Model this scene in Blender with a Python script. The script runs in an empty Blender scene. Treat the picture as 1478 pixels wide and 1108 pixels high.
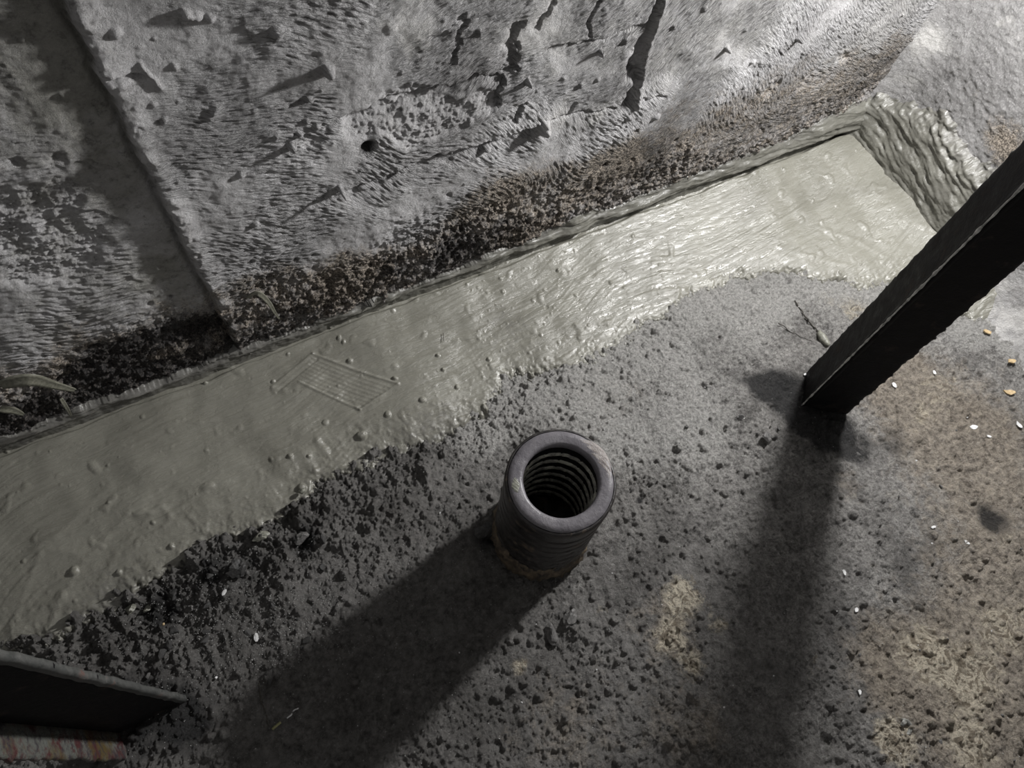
import bpy, bmesh, math, random
import numpy as np
from mathutils import Vector, Matrix
random.seed(7); RNG = np.random.default_rng(11)
C = bpy.context.scene.collection
PI = math.pi

# ------------------------------------------------------------------ camera, light, exposure
FPX = 1110.0                                   # focal length in pixels of the 1478 px wide frame
# rows of ROT: world X (along the back wall), world Y (towards it), world Z, in camera axes
def _ray(px, py):
    v = np.array([px-739.0, -(py-554.0), -FPX]); return v/np.linalg.norm(v)
_up = -_ray(640, 1097)
def _fl(px, py):
    r = _ray(px, py); return r/(-r@_up)
_X = _fl(1240, 185)-_fl(0, 655); _X -= _up*(_X@_up); _X /= np.linalg.norm(_X)
ROT = np.array([_X, np.cross(_up, _X), _up])
cam_data = bpy.data.cameras.new('camera'); cam = bpy.data.objects.new('camera', cam_data); C.objects.link(cam)
cam_data.sensor_fit = 'HORIZONTAL'; cam_data.sensor_width = 36.0; cam_data.lens = 36.0*FPX/1478.0
cam_data.clip_start = 0.01
M4 = Matrix([[*ROT[0], 0], [*ROT[1], 0], [*ROT[2], 1.0], [0, 0, 0, 1]])
cam.matrix_world = M4
bpy.context.scene.camera = cam

world = bpy.data.worlds.new('world'); bpy.context.scene.world = world; world.use_nodes = True
world.node_tree.nodes['Background'].inputs[0].default_value = (0.98, 0.96, 0.94, 1)
world.node_tree.nodes['Background'].inputs[1].default_value = 0.048

L = (0.93, 0.378, 0.59)
ld = bpy.data.lights.new('work_lamp', 'POINT'); ld.energy = 10.0; ld.shadow_soft_size = 0.035; ld.color = (1.0, 0.990, 0.980)
lo = bpy.data.objects.new('work_lamp', ld); lo.location = L; C.objects.link(lo)
ld.use_nodes = True
_nt = ld.node_tree
_e = next(n for n in _nt.nodes if n.type == 'EMISSION')
_f = _nt.nodes.new('ShaderNodeLightFalloff'); _f.inputs['Strength'].default_value = 1.0; _f.inputs['Smooth'].default_value = 0.0
_nt.links.new(_f.outputs['Linear'], _e.inputs['Strength'])

vs = bpy.context.scene.view_settings
vs.view_transform = 'Standard'; vs.look = 'None'; vs.gamma = 1.0; vs.use_curve_mapping = False; vs.exposure = 1.98

# ------------------------------------------------------------------ pixel -> place in the room
ZC = 0.034                                     # height of the crease where the cement meets the walls
YW = 0.577; XR = 1.079; KW = 1-ZC              # wall planes; wall coordinates (u, v) count from the crease in units of KW metres
def F(px, py, z=0.0):
    r = ROT@_ray(px, py); t = (z-1.0)/r[2]; return np.array([r[0]*t, r[1]*t])
def W(px, py, y=0.600):
    r = ROT@_ray(px, py); t = y/r[1]; return np.array([r[0]*t, 1+r[2]*t])
def WR(px, py, x=1.118):
    r = ROT@_ray(px, py); t = x/r[0]; return np.array([r[1]*t, 1+r[2]*t])

# ------------------------------------------------------------------ noise
def perlin(x, y, seed=0):
    r = np.random.default_rng(seed); n = 512
    ang = r.random((n, n))*2*PI; gx = np.cos(ang); gy = np.sin(ang)
    xi = np.floor(x).astype(np.int64); yi = np.floor(y).astype(np.int64)
    xf = x-xi; yf = y-yi
    u = xf*xf*xf*(xf*(xf*6-15)+10); v = yf*yf*yf*(yf*(yf*6-15)+10)
    x0 = xi % n; x1 = (xi+1) % n; y0 = yi % n; y1 = (yi+1) % n
    a = gx[x0, y0]*xf+gy[x0, y0]*yf
    b = gx[x1, y0]*(xf-1)+gy[x1, y0]*yf
    c = gx[x0, y1]*xf+gy[x0, y1]*(yf-1)
    d = gx[x1, y1]*(xf-1)+gy[x1, y1]*(yf-1)
    return ((a+(b-a)*u)+((c+(d-c)*u)-(a+(b-a)*u))*v)*1.5
def fbm(x, y, f, o=4, seed=0, gain=0.5):
    s = np.zeros(np.broadcast(x, y).shape); a = 1.0; tot = 0
    for k in range(o):
        s = s+a*perlin(x*f+17.3*k, y*f-9.1*k, seed+k*13); tot += a; a *= gain; f *= 2.03
    return s/tot*1.4
def ridged(x, y, f, o=3, seed=0):
    s = 0; a = 1.0; tot = 0
    for k in range(o):
        s = s+a*(1-2*np.abs(perlin(x*f, y*f, seed+k*7))); tot += a; a *= 0.5; f *= 2.1
    return s/tot
def sst(a, b, x):
    t = np.clip((x-a)/(b-a), 0, 1); return t*t*(3-2*t)
def blob(x, y, c, r, ry=None, ang=0.0):
    ry = ry or r; dx = x-c[0]; dy = y-c[1]; ca, sa = math.cos(ang), math.sin(ang)
    u = (dx*ca+dy*sa)/r; v = (-dx*sa+dy*ca)/ry
    return np.exp(-(u*u+v*v))
def stamp(H, xs, ys, pts, shape='dome'):
    """adds small domes / pits to a height grid, pts rows: x, y, rx, h"""
    for x, y, r, h in pts:
        i0 = np.searchsorted(xs, x-r*1.6); i1 = np.searchsorted(xs, x+r*1.6)
        j0 = np.searchsorted(ys, y-r*1.6); j1 = np.searchsorted(ys, y+r*1.6)
        if i1 <= i0 or j1 <= j0: continue
        a = (x*91.7+y*37.1) % PI; e = 0.65+0.35*((x*517.3) % 1.0)
        X, Y = np.meshgrid(xs[i0:i1]-x, ys[j0:j1]-y, indexing='ij')
        u = (X*math.cos(a)+Y*math.sin(a))/r; v = (-X*math.sin(a)+Y*math.cos(a))/(r*e)
        d = np.sqrt(u*u+v*v)
        H[i0:i1, j0:j1] += h*np.sqrt(np.clip(1-d**3, 0, 1)) if shape == 'dome' else h*np.clip(1-d*d, 0, 1) if shape == 'nub' else h*np.exp(-d*d*2.2)
def seg_dist(x, y, a, b):
    ax, ay = a; bx, by = b; dx, dy = bx-ax, by-ay; L2 = dx*dx+dy*dy+1e-12
    t = np.clip(((x-ax)*dx+(y-ay)*dy)/L2, 0, 1)
    return np.hypot(x-ax-t*dx, y-ay-t*dy)
def poly_sd(x, y, P):
    """signed distance, positive inside"""
    d = np.full(x.shape, 9.0); ins = np.zeros(x.shape, bool); n = len(P)
    for i in range(n):
        a = P[i]; b = P[(i+1) % n]
        d = np.minimum(d, seg_dist(x, y, a, b))
        c = ((a[1] > y) != (b[1] > y)) & (x < (b[0]-a[0])*(y-a[1])/((b[1]-a[1])+1e-15)+a[0]); ins ^= c
    return np.where(ins, d, -d)
def axis(lo, dlo, dhi, hi, st):
    mid = list(np.arange(dlo, dhi+st*0.5, st)); s = st; v = mid[0]; pre = []
    while v > lo: s = min(s*1.25, 0.06); v = max(lo, v-s); pre.append(v)
    s = st; v = mid[-1]; post = []
    while v < hi-1e-9: s = min(s*1.25, 0.06); v = min(hi, v+s); post.append(v)
    return np.array(pre[::-1]+mid+post)

# ------------------------------------------------------------------ mesh builders
def link(o, parent=None):
    C.objects.link(o)
    if parent is not None: o.parent = parent
    return o
def grid_mesh(name, P, mat, keep=None, masks=None, parent=None, flip=False):
    """P: (n, m, 3) positions; keep: (n, m) bool; masks: dict of (n, m) floats stored as point attributes"""
    n, m = P.shape[:2]; idx = np.arange(n*m).reshape(n, m)
    q = np.stack([idx[:-1, :-1], idx[1:, :-1], idx[1:, 1:], idx[:-1, 1:]], -1).reshape(-1, 4)
    if flip: q = q[:, ::-1]
    if keep is not None:
        q = q[keep.reshape(-1)[q].any(1)]
    used = np.zeros(n*m, bool); used[q.reshape(-1)] = True
    rem = np.cumsum(used)-1; q = rem[q]; V = P.reshape(-1, 3)[used]
    me = bpy.data.meshes.new(name)
    me.vertices.add(len(V)); me.vertices.foreach_set('co', V.astype(np.float32).ravel())
    me.loops.add(len(q)*4); me.loops.foreach_set('vertex_index', q.astype(np.int32).ravel())
    me.polygons.add(len(q)); me.polygons.foreach_set('loop_start', np.arange(0, len(q)*4, 4, dtype=np.int32))
    me.polygons.foreach_set('use_smooth', np.ones(len(q), bool))
    me.update(calc_edges=True)
    for k, a in (masks or {}).items():
        at = me.attributes.new(k, 'FLOAT', 'POINT'); at.data.foreach_set('value', a.reshape(-1)[used].astype(np.float32))
    me.materials.append(mat)
    return link(bpy.data.objects.new(name, me), parent)
def tag(o, label=None, cat=None, group=None, kind=None):
    if label: o['label'] = label
    if cat: o['category'] = cat
    if group: o['group'] = group
    if kind: o['kind'] = kind
    return o
def empty(name, loc):
    o = bpy.data.objects.new(name, None); o.location = loc; o.empty_display_size = 0.02; C.objects.link(o); return o
def bm_obj(name, bm, mat, parent=None, smooth=True):
    me = bpy.data.meshes.new(name); bmesh.ops.recalc_face_normals(bm, faces=bm.faces); bm.to_mesh(me); bm.free()
    if smooth:
        for p in me.polygons: p.use_smooth = True
    me.materials.append(mat)
    return link(bpy.data.objects.new(name, me), parent)
def tube(pts, rad, seg=8):
    """round closed tube through points, radius list"""
    bm = bmesh.new(); pts = [Vector(p) for p in pts]; rings = []
    up = Vector((0.13, 0.21, 1)).normalized()
    for i, p in enumerate(pts):
        t = (pts[min(i+1, len(pts)-1)]-pts[max(i-1, 0)]).normalized()
        a = t.cross(up).normalized() if t.cross(up).length > 1e-3 else Vector((1, 0, 0)); b = t.cross(a)
        r = rad[i] if isinstance(rad, (list, tuple)) else rad
        rings.append([bm.verts.new(p+(a*math.cos(k*2*PI/seg)+b*math.sin(k*2*PI/seg))*r) for k in range(seg)])
    for A, B in zip(rings, rings[1:]):
        for k in range(seg): bm.faces.new((A[k], A[(k+1) % seg], B[(k+1) % seg], B[k]))
    bm.faces.new(rings[0]); bm.faces.new(rings[-1][::-1])
    return bm
def rock(r, seed, flat=0.6, rough=0.3, sub=2, facet=False):
    rr = random.Random(seed); bm = bmesh.new(); bmesh.ops.create_icosphere(bm, subdivisions=sub, radius=1)
    ph = [rr.random()*6 for _ in range(9)]; st = (1.0, rr.uniform(0.6, 0.9), flat)
    cuts = [(Vector((rr.uniform(-1, 1), rr.uniform(-1, 1), rr.uniform(-1, 1))).normalized(), rr.uniform(0.45, 0.8)) for _ in range(7)]
    for v in bm.verts:
        n = v.co.copy()
        k = 1+rough*(math.sin(3*n.x+ph[0])*math.sin(3*n.y+ph[1])+0.5*math.sin(7*n.z+ph[2]+4*n.x)+0.3*math.sin(13*n.y+ph[3]+9*n.z))
        c = n*k
        for d, t in cuts:
            e = c.dot(d)
            if e > t: c -= d*(e-t)
        v.co = Vector((c.x*st[0], c.y*st[1], c.z*st[2]))*r
    return bm
def chip(lx, ly, th, seed, bend=0.3):
    """thin irregular flake with real thickness"""
    rr = random.Random(seed); bm = bmesh.new(); n = 9; top = []; bot = []
    for k in range(n):
        a = 2*PI*k/n; q = rr.uniform(0.7, 1.15); x = math.cos(a)*lx*q; y = math.sin(a)*ly*q
        z = bend*lx*((x/lx)**2)*0.5+rr.uniform(-.1, .1)*th
        top.append(bm.verts.new((x, y, z+th))); bot.append(bm.verts.new((x*1.04, y*1.04, z)))
    ct = bm.verts.new((0, 0, th*1.2)); cb = bm.verts.new((0, 0, 0))
    for k in range(n):
        j = (k+1) % n
        bm.faces.new((top[k], top[j], ct)); bm.faces.new((bot[j], bot[k], cb)); bm.faces.new((bot[k], bot[j], top[j], top[k]))
    return bm

# ------------------------------------------------------------------ materials
class NT:
    def __init__(s, name):
        s.m = bpy.data.materials.new(name); s.m.use_nodes = True; s.t = s.m.node_tree; s.b = s.t.nodes['Principled BSDF']
        s.co = s.t.nodes.new('ShaderNodeTexCoord').outputs['Object']
    def n(s, ty, **k):
        x = s.t.nodes.new(ty)
        for a, v in k.items(): setattr(x, a, v)
        return x
    def put(s, sock, v):
        if isinstance(v, bpy.types.NodeSocket): s.t.links.new(v, sock)
        elif v is not None: sock.default_value = v
    def noise(s, sc, det=4, rough=0.6, vec=None, dist=0.0):
        x = s.n('ShaderNodeTexNoise'); s.put(x.inputs['Vector'], vec if vec is not None else s.co)
        x.inputs['Scale'].default_value = sc; x.inputs['Detail'].default_value = det; x.inputs['Roughness'].default_value = rough
        x.inputs['Distortion'].default_value = dist; return x.outputs['Fac']
    def vor(s, sc, feat='F1', vec=None):
        x = s.n('ShaderNodeTexVoronoi', feature=feat); s.put(x.inputs['Vector'], vec if vec is not None else s.co)
        x.inputs['Scale'].default_value = sc; return x.outputs['Distance']
    def attr(s, name): return s.n('ShaderNodeAttribute', attribute_name=name).outputs['Fac']
    def mr(s, v, a, b, c=0.0, d=1.0):
        x = s.n('ShaderNodeMapRange'); s.put(x.inputs[0], v)
        for i, q in zip((1, 2, 3, 4), (a, b, c, d)): x.inputs[i].default_value = q
        return x.outputs[0]
    def math(s, op, a, b=None):
        x = s.n('ShaderNodeMath', operation=op); s.put(x.inputs[0], a); s.put(x.inputs[1], b); return x.outputs[0]
    def mix(s, f, a, b, mode='MIX'):
        x = s.n('ShaderNodeMix', data_type='RGBA', blend_type=mode); s.put(x.inputs[0], f)
        s.put(x.inputs[6], (*a, 1) if isinstance(a, tuple) else a); s.put(x.inputs[7], (*b, 1) if isinstance(b, tuple) else b); return x.outputs[2]
    def scaled(s, v):
        x = s.n('ShaderNodeMapping'); s.put(x.inputs['Vector'], s.co); x.inputs['Scale'].default_value = v; return x.outputs[0]
    def out(s, col, rough, bump=None, strength=0.5, dist=0.001, spec=0.5, metal=0.0):
        s.put(s.b.inputs['Base Color'], (*col, 1) if isinstance(col, tuple) else col); s.put(s.b.inputs['Roughness'], rough)
        s.put(s.b.inputs['Specular IOR Level'], spec); s.put(s.b.inputs['Metallic'], metal)
        if bump is not None:
            x = s.n('ShaderNodeBump'); x.inputs['Strength'].default_value = strength; x.inputs['Distance'].default_value = dist
            s.put(x.inputs['Height'], bump); s.t.links.new(x.outputs[0], s.b.inputs['Normal'])
        return s.m
def fade(N, a, n, w=0.25):
    """patch mask a broken up by noise n"""
    return N.mr(N.math('ADD', a, N.math('MULTIPLY', N.math('SUBTRACT', n, 0.5), 1.6)), 0.5-w, 0.5+w)

# dirty concrete floor
N = NT('dirty_concrete')
n0 = N.noise(7, 5, 0.65, dist=0.5); n1 = N.noise(24, 7, 0.7, dist=0.4); n2 = N.noise(110, 8, 0.78); n3 = N.noise(520, 5, 0.75); n4 = N.noise(38, 8, 0.75, dist=0.8); n5 = N.noise(260, 8, 0.8)
col = N.mix(N.mr(n2, 0.36, 0.64), (0.060, 0.057, 0.054), (0.31, 0.298, 0.283))
col = N.mix(N.math('MULTIPLY', N.mr(n1, 0.42, 0.62), 0.5), col, (0.31, 0.30, 0.285))
col = N.mix(N.math('MULTIPLY', N.mr(n0, 0.52, 0.38), 0.55), col, (0.085, 0.080, 0.073))
col = N.mix(N.math('MULTIPLY', N.math('MULTIPLY', N.attr('lamplit_tint'), N.mr(n2, 0.36, 0.58, 0.2, 1.0)), N.mr(N.math('ADD', n1, n0), 0.84, 1.12, 0.30, 1.0)), col, N.mix(N.mr(n5, .38, .62), (0.22, 0.208, 0.195), (0.78, 0.755, 0.72)))
col = N.mix(N.math('MULTIPLY', fade(N, N.attr('brown'), n4), 0.72), col, N.mix(N.mr(n2, .38, .62), (0.15, 0.122, 0.092), (0.62, 0.53, 0.42)))
vein = N.math('ABSOLUTE', N.math('SUBTRACT', N.noise(48, 5, 0.65, dist=1.3), 0.5))
col = N.mix(N.math('MULTIPLY', fade(N, N.attr('pale'), N.noise(70, 8, 0.75), 0.14), 0.9), col, N.mix(N.mr(vein, 0.0, 0.10), (0.85, 0.77, 0.62), (0.26, 0.215, 0.155)))
col = N.mix(N.math('MULTIPLY', fade(N, N.attr('grey'), n2, 0.25), 0.85), col, N.mix(N.mr(n5, .36, .62), (0.28, 0.272, 0.257), (0.78, 0.765, 0.735)))
col = N.mix(N.math('MULTIPLY', fade(N, N.attr('soot'), N.noise(55, 8, 0.75), 0.2), 0.92), col, (0.014, 0.014, 0.015))
col = N.mix(N.mr(n3, 0.62, 0.72, 0, 0.6), col, (0.45, 0.44, 0.42))
col = N.mix(N.mr(n5, 0.40, 0.30, 0, 0.8), col, (0.016, 0.016, 0.016))
bp = N.math('ADD', N.math('MULTIPLY', n3, 0.35), N.math('ADD', n2, N.math('MULTIPLY', n5, 0.55)))
M_floor = N.out(col, N.mr(n2, 0.35, 0.7, 0.85, 0.48), bp, 1.0, 0.0080, spec=0.5)

# rough wall: masks soot, brown, pale, smooth, green
def wall_mat(name, lo, hi, combed=False):
    N = NT(name); n2 = N.noise(95, 8, 0.78); n3 = N.noise(420, 5, 0.75); n1 = N.noise(9, 5, 0.6); n4 = N.noise(30, 7, 0.7, dist=0.8)
    col = N.mix(N.mr(n1, 0.35, 0.68), lo, hi)
    col = N.mix(N.mr(n3, 0.52, 0.68, 0, 0.45), col, (0.88, 0.87, 0.87)); col = N.mix(N.mr(n2, 0.47, 0.34, 0, 0.7), col, (0.11, 0.105, 0.10))
    col = N.mix(N.math('MULTIPLY', fade(N, N.attr('pale'), n4, 0.25), 0.8), col, (0.80, 0.785, 0.76))
    col = N.mix(N.math('MULTIPLY', fade(N, N.attr('green'), n4, 0.3), 0.8), col, N.mix(N.mr(n2, .35, .65), (0.17, 0.165, 0.14), (0.42, 0.41, 0.36)))
    bs = N.math('ADD', N.math('MULTIPLY', n2, 0.6), N.math('MULTIPLY', n4, 0.4))
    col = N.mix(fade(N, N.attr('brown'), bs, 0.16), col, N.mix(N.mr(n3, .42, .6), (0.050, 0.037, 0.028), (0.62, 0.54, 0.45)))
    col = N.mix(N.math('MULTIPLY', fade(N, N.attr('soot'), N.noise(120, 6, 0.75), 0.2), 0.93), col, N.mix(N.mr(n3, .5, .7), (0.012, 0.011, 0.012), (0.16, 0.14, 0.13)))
    bp = N.math('ADD', N.math('MULTIPLY', n3, 0.6), n2)
    if combed:                                                     # fine comb strokes: three directions, each in its own patch
        tot = None
        for k in range(3):
            c = N.n('ShaderNodeCombineXYZ'); N.put(c.inputs[0], N.attr('p%d' % k)); N.put(c.inputs[1], N.attr('q%d' % k))
            t = N.math('MULTIPLY', N.mr(N.noise(1.0, 4, 0.65, vec=c.outputs[0]), 0.15, 0.85), N.attr('w%d' % k)); tot = t if tot is None else N.math('ADD', tot, t)
        bp = N.math('ADD', bp, N.math('MULTIPLY', tot, 2.4)); wsum = N.math('ADD', N.attr('w0'), N.math('ADD', N.attr('w1'), N.attr('w2')))
        col = N.mix(N.math('MULTIPLY', N.mr(N.math('DIVIDE', tot, N.math('ADD', wsum, 0.001)), 0.50, 0.34, 0, 0.7), wsum), col, (0.13, 0.125, 0.122))
    return N.out(col, N.mr(n3, 0.3, 0.7, 0.62, 0.42), bp, 1.0, 0.0050, spec=0.4)
M_wall = wall_mat('combed_plaster_wall', (0.47, 0.46, 0.462), (0.82, 0.81, 0.818), True)
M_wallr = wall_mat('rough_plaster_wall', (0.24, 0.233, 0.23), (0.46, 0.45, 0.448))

# wet cement
def cement_mat(name, a, b):
    N = NT(name); n2 = N.noise(7, 5, 0.55, dist=1.2); n3 = N.noise(500, 3, 0.6); n4 = N.noise(60, 5, 0.6)
    st = N.noise(26, 5, 0.62, vec=N.scaled((1.0, 5.0, 3.0)), dist=1.4)
    col = N.mix(N.mr(n2, 0.3, 0.7), a, b)
    col = N.mix(N.mr(n3, 0.66, 0.74, 0, 0.45), col, (0.40, 0.40, 0.38))
    col = N.mix(N.math('MULTIPLY', fade(N, N.attr('dirt'), N.noise(150, 5, 0.7), 0.3), 0.8), col, (0.16, 0.155, 0.145))
    bp = N.math('ADD', N.math('MULTIPLY', n4, 0.6), N.math('ADD', N.math('MULTIPLY', st, 1.3), N.math('MULTIPLY', n3, 0.10)))
    return N.out(col, N.mr(st, 0.38, 0.62, 0.20, 0.50), bp, 0.35, 0.004, spec=0.7)
M_cem = cement_mat('wet_cement', (0.188, 0.183, 0.154), (0.250, 0.244, 0.208))
M_cemw = cement_mat('wet_cement_coat', (0.130, 0.127, 0.110), (0.20, 0.196, 0.170))

# steels
def steel_mat(name, a, b, rust, r0=0.35, r1=0.7, rustf=(0.62, 0.72), sc=60, metal=0.0):
    N = NT(name); n2 = N.noise(sc, 6, 0.7); n3 = N.noise(sc*5, 4, 0.7)
    col = N.mix(N.mr(n2, 0.35, 0.65), a, b); col = N.mix(N.mr(N.noise(sc*0.5, 6, 0.7), rustf[0], rustf[1], 0, 0.8), col, rust)
    return N.out(col, N.mr(n2, 0.3, 0.7, r0, r1), N.math('ADD', n2, N.math('MULTIPLY', n3, 0.4)), 0.6, 0.002, metal=metal)
M_black = steel_mat('sooty_black_steel', (0.004, 0.004, 0.005), (0.013, 0.012, 0.012), (0.05, 0.038, 0.032), 0.5, 0.8, (0.58, 0.72))
M_black.node_tree.nodes['Principled BSDF'].inputs['Specular IOR Level'].default_value = 0.15
M_edge = steel_mat('rusty_steel_edge', (0.045, 0.048, 0.046), (0.10, 0.10, 0.095), (0.14, 0.055, 0.04), 0.4, 0.7)
M_scale = steel_mat('ridge_scale_glint', (0.10, 0.10, 0.095), (0.85, 0.84, 0.80), (0.30, 0.22, 0.16), 0.4, 0.6)  # scale on the ridge; its pale tone is painted in for lamp glints
M_cover = steel_mat('oily_sleeve_side', (0.012, 0.011, 0.011), (0.045, 0.040, 0.038), (0.13, 0.10, 0.07), 0.25, 0.5, (0.58, 0.66))
M_rim = steel_mat('grey_sleeve_rim', (0.125, 0.118, 0.130), (0.185, 0.175, 0.188), (0.34, 0.32, 0.30), 0.28, 0.45, (0.68, 0.76), 45)
M_thread = steel_mat('greasy_thread', (0.16, 0.155, 0.14), (0.55, 0.54, 0.46), (0.65, 0.65, 0.55), 0.3, 0.5, (0.52, 0.62), 90)
N = NT('sleeve_foot_crust'); q = N.noise(70, 6, 0.7)
M_crust = N.out(N.mix(N.mr(q, .35, .65), (0.02, 0.017, 0.015), (0.17, 0.13, 0.085)), 0.7, q, 0.8, 0.003)
N = NT('paint_remnants'); q = N.noise(16, 4, 0.6); q2 = N.noise(95, 5, 0.7)
c_ = N.mix(N.mr(q, .38, .5), (0.10, 0.074, 0.032), (0.12, 0.124, 0.112)); c_ = N.mix(N.mr(N.noise(40, 5, 0.7), .48, .6), c_, (0.075, 0.030, 0.030))
c_ = N.mix(N.mr(q2, .5, .66), c_, (0.045, 0.04, 0.045)); M_paint = N.out(c_, 0.35, q2, 0.8, 0.003)

def plain(name, a, b, rough=0.6, sc=300):
    N = NT(name); q = N.noise(sc, 4, 0.6); return N.out(N.mix(N.mr(q, .35, .65), a, b), rough, q, 0.5, 0.001)
M_stone = plain('dark_stone', (0.07, 0.068, 0.066), (0.15, 0.145, 0.14))
M_crumb = plain('sooty_crumb', (0.02, 0.02, 0.02), (0.06, 0.058, 0.056))
M_white = plain('pale_chip', (0.60, 0.60, 0.60), (0.80, 0.80, 0.79))
M_wood = plain('wood_chip', (0.42, 0.30, 0.16), (0.60, 0.47, 0.28))
M_cblob = plain('cement_crumb', (0.17, 0.17, 0.14), (0.27, 0.27, 0.23), 0.4)
M_twig = plain('dark_twig', (0.03, 0.027, 0.022), (0.07, 0.06, 0.05))
M_peel = plain('peeled_film', (0.13, 0.13, 0.10), (0.24, 0.235, 0.19), 0.35)
M_green = plain('straw_sliver', (0.22, 0.22, 0.10), (0.32, 0.31, 0.16))
M_steel = plain('worn_steel', (0.10, 0.10, 0.09), (0.30, 0.30, 0.28), 0.35)
M_grit = plain('grit_specks', (0.35, 0.35, 0.34), (0.70, 0.70, 0.69), 0.4, 900)

# ------------------------------------------------------------------ floor
ST = 0.00122
xs = axis(-1.3, -0.47, XR+0.01, XR+0.03, ST); ys = axis(-1.2, -0.36, YW, YW+0.03, ST)
X, Y = np.meshgrid(xs, ys, indexing='ij')
# outline of the cement on the floor
edge_px = [(0, 945), (50, 938), (100, 915), (150, 890), (185, 862), (215, 840), (250, 822), (290, 795), (330, 780), (375, 770), (410, 755), (432, 728), (455, 705), (490, 690), (520, 672),
           (560, 655), (600, 650), (640, 628), (675, 612), (700, 590), (722, 560), (745, 540), (800, 535), (850, 520), (890, 500), (920, 480), (960, 455), (1000, 425), (1045, 405), (1100, 395),
           (1150, 398), (1205, 410), (1260, 412), (1330, 415), (1390, 455), (1430, 468), (1450, 475)]
edge = [tuple(F(*p)) for p in edge_px]
CP = [(-1.5, 0.36), (-0.9, 0.35), (-0.6, 0.342)]+edge+[(1.10, 0.14), (1.4, 0.12), (1.4, 0.9), (-1.5, 0.9)]
D0 = poly_sd(X, Y, CP)
D = D0+fbm(X, Y, 22, 4, 3)*0.016+fbm(X, Y, 110, 3, 8)*0.007
dwy = YW-Y; dwx = XR-X; dw = np.maximum(-0.03*np.log(np.exp(-np.clip(dwy, -.05, 2)/0.03)+np.exp(-np.clip(dwx, -.05, 2)/0.03)), 0.0)
wedge = ZC*(np.maximum(D0, 0)/(np.maximum(D0, 0)+dw+1e-4))**1.9+0.004*sst(0, 0.05, D0)
def Fc(px, py):
    z = 0.0
    for _ in range(8):
        q = F(px, py, z); z = 0.5*z+0.5*float(wedge[min(np.searchsorted(xs, q[0]), len(xs)-1), min(np.searchsorted(ys, q[1]), len(ys)-1)])
    return F(px, py, z)
near = np.exp(-(D0/0.07)**2)                                   # rubble beside the cement edge
rub = near*sst(0.25, -0.1, X)+0.35*near
low = fbm(X, Y, 5, 4, 21)
base = low*0.006
roughness = 0.55+0.6*rub+0.35*fbm(X, Y, 9, 3, 30)-0.25*sst(0.5, 0.9, X)*sst(0.25, 0.0, Y)
Hf = base+fbm(X, Y, 16, 4, 36, .6)*0.006+np.clip(roughness, 0.15, 2)*(fbm(X, Y, 60, 4, 41, 0.7)*0.0058+np.maximum(fbm(X, Y, 150, 3, 51, 0.8), 0)*0.0062)
Hf += rub*np.maximum(fbm(X, Y, 35, 4, 61), 0)*0.016
Hf -= 0.0045*np.maximum(ridged(X, Y, 11, 2, 71)-0.86, 0)/0.14*sst(-0.1, 0.4, fbm(X, Y, 4, 2, 72))
n = 15000
px_ = RNG.uniform(-0.47, XR, n); py_ = RNG.uniform(-0.36, 0.5, n); pr = 0.0013+RNG.random(n)**5*0.0055
stamp(Hf, xs, ys, np.stack([px_, py_, pr, pr*RNG.uniform(0.35, 0.9, n)], 1))
n = 320
px_ = RNG.uniform(-0.47, XR, n); py_ = RNG.uniform(-0.36, 0.5, n); pr = 0.003+RNG.random(n)**3*0.006
stamp(Hf, xs, ys, np.stack([px_, py_, pr, -pr*0.5], 1), 'pit')
# features: pit, hollow round the bar foot, hollows beside the cement edge
for (p, r, h) in [((923, 722), 0.007, -0.008), ((1130, 560), 0.022, -0.010), ((1040, 580), 0.010, -0.007), ((1075, 545), 0.006, -0.006), ((1245, 640), 0.02, -0.006),
                  ((225, 880), 0.022, -0.016), ((370, 825), 0.02, -0.010), ((1430, 745), 0.018, -0.007), ((430, 790), 0.015, -0.012), ((270, 905), 0.02, -0.01), ((700, 600), 0.006, -0.008),
                  ((330, 830), 0.03, 0.010), ((300, 800), 0.018, 0.008), ((400, 850), 0.03, 0.006), ((830, 905), 0.02, 0.005)]:
    Hf += h*blob(X, Y, F(*p), r)
Hfloor = Hf-0.010*sst(0.004, 0.02, D)                           # lower under the cement
def PB(x, y, lst):
    s = 0
    for p, r, a in lst: s = s+a*blob(x, y, F(*p), r)
    return np.clip(s, 0, 1)
brown = np.clip(PB(X, Y, [((1420, 1040), .10, .7), ((1400, 640), .11, 1.1), ((1300, 560), .07, .8), ((1460, 850), .12, .9), ((1380, 1000), .09, .7), ((1280, 950), .06, .6), ((1220, 700), .03, .4), ((880, 570), .06, .4), ((1290, 500), .05, .5),
                       ((1160, 560), .02, .3), ((960, 900), .05, .5), ((820, 1060), .08, .4), ((1000, 1050), .06, .5)]), 0, 1)
pale = PB(X, Y, [((985, 860), .028, .95), ((965, 920), .025, .85), ((1000, 960), .02, .7), ((1330, 940), .04, .75), ((1400, 980), .05, .7), ((1290, 1070), .032, 1.0), ((1450, 900), .05, .6), ((1230, 440), .03, .75),
                 ((1190, 430), .015, .5), ((900, 560), .03, .45), ((1360, 560), .05, .45), ((750, 960), .014, .6), ((870, 880), .014, .4), ((1040, 900), .02, .5), ((1180, 960), .03, .35), ((1400, 1080), .04, .7),
                 ((1440, 760), .05, .35), ((1330, 600), .03, .45)])
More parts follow.
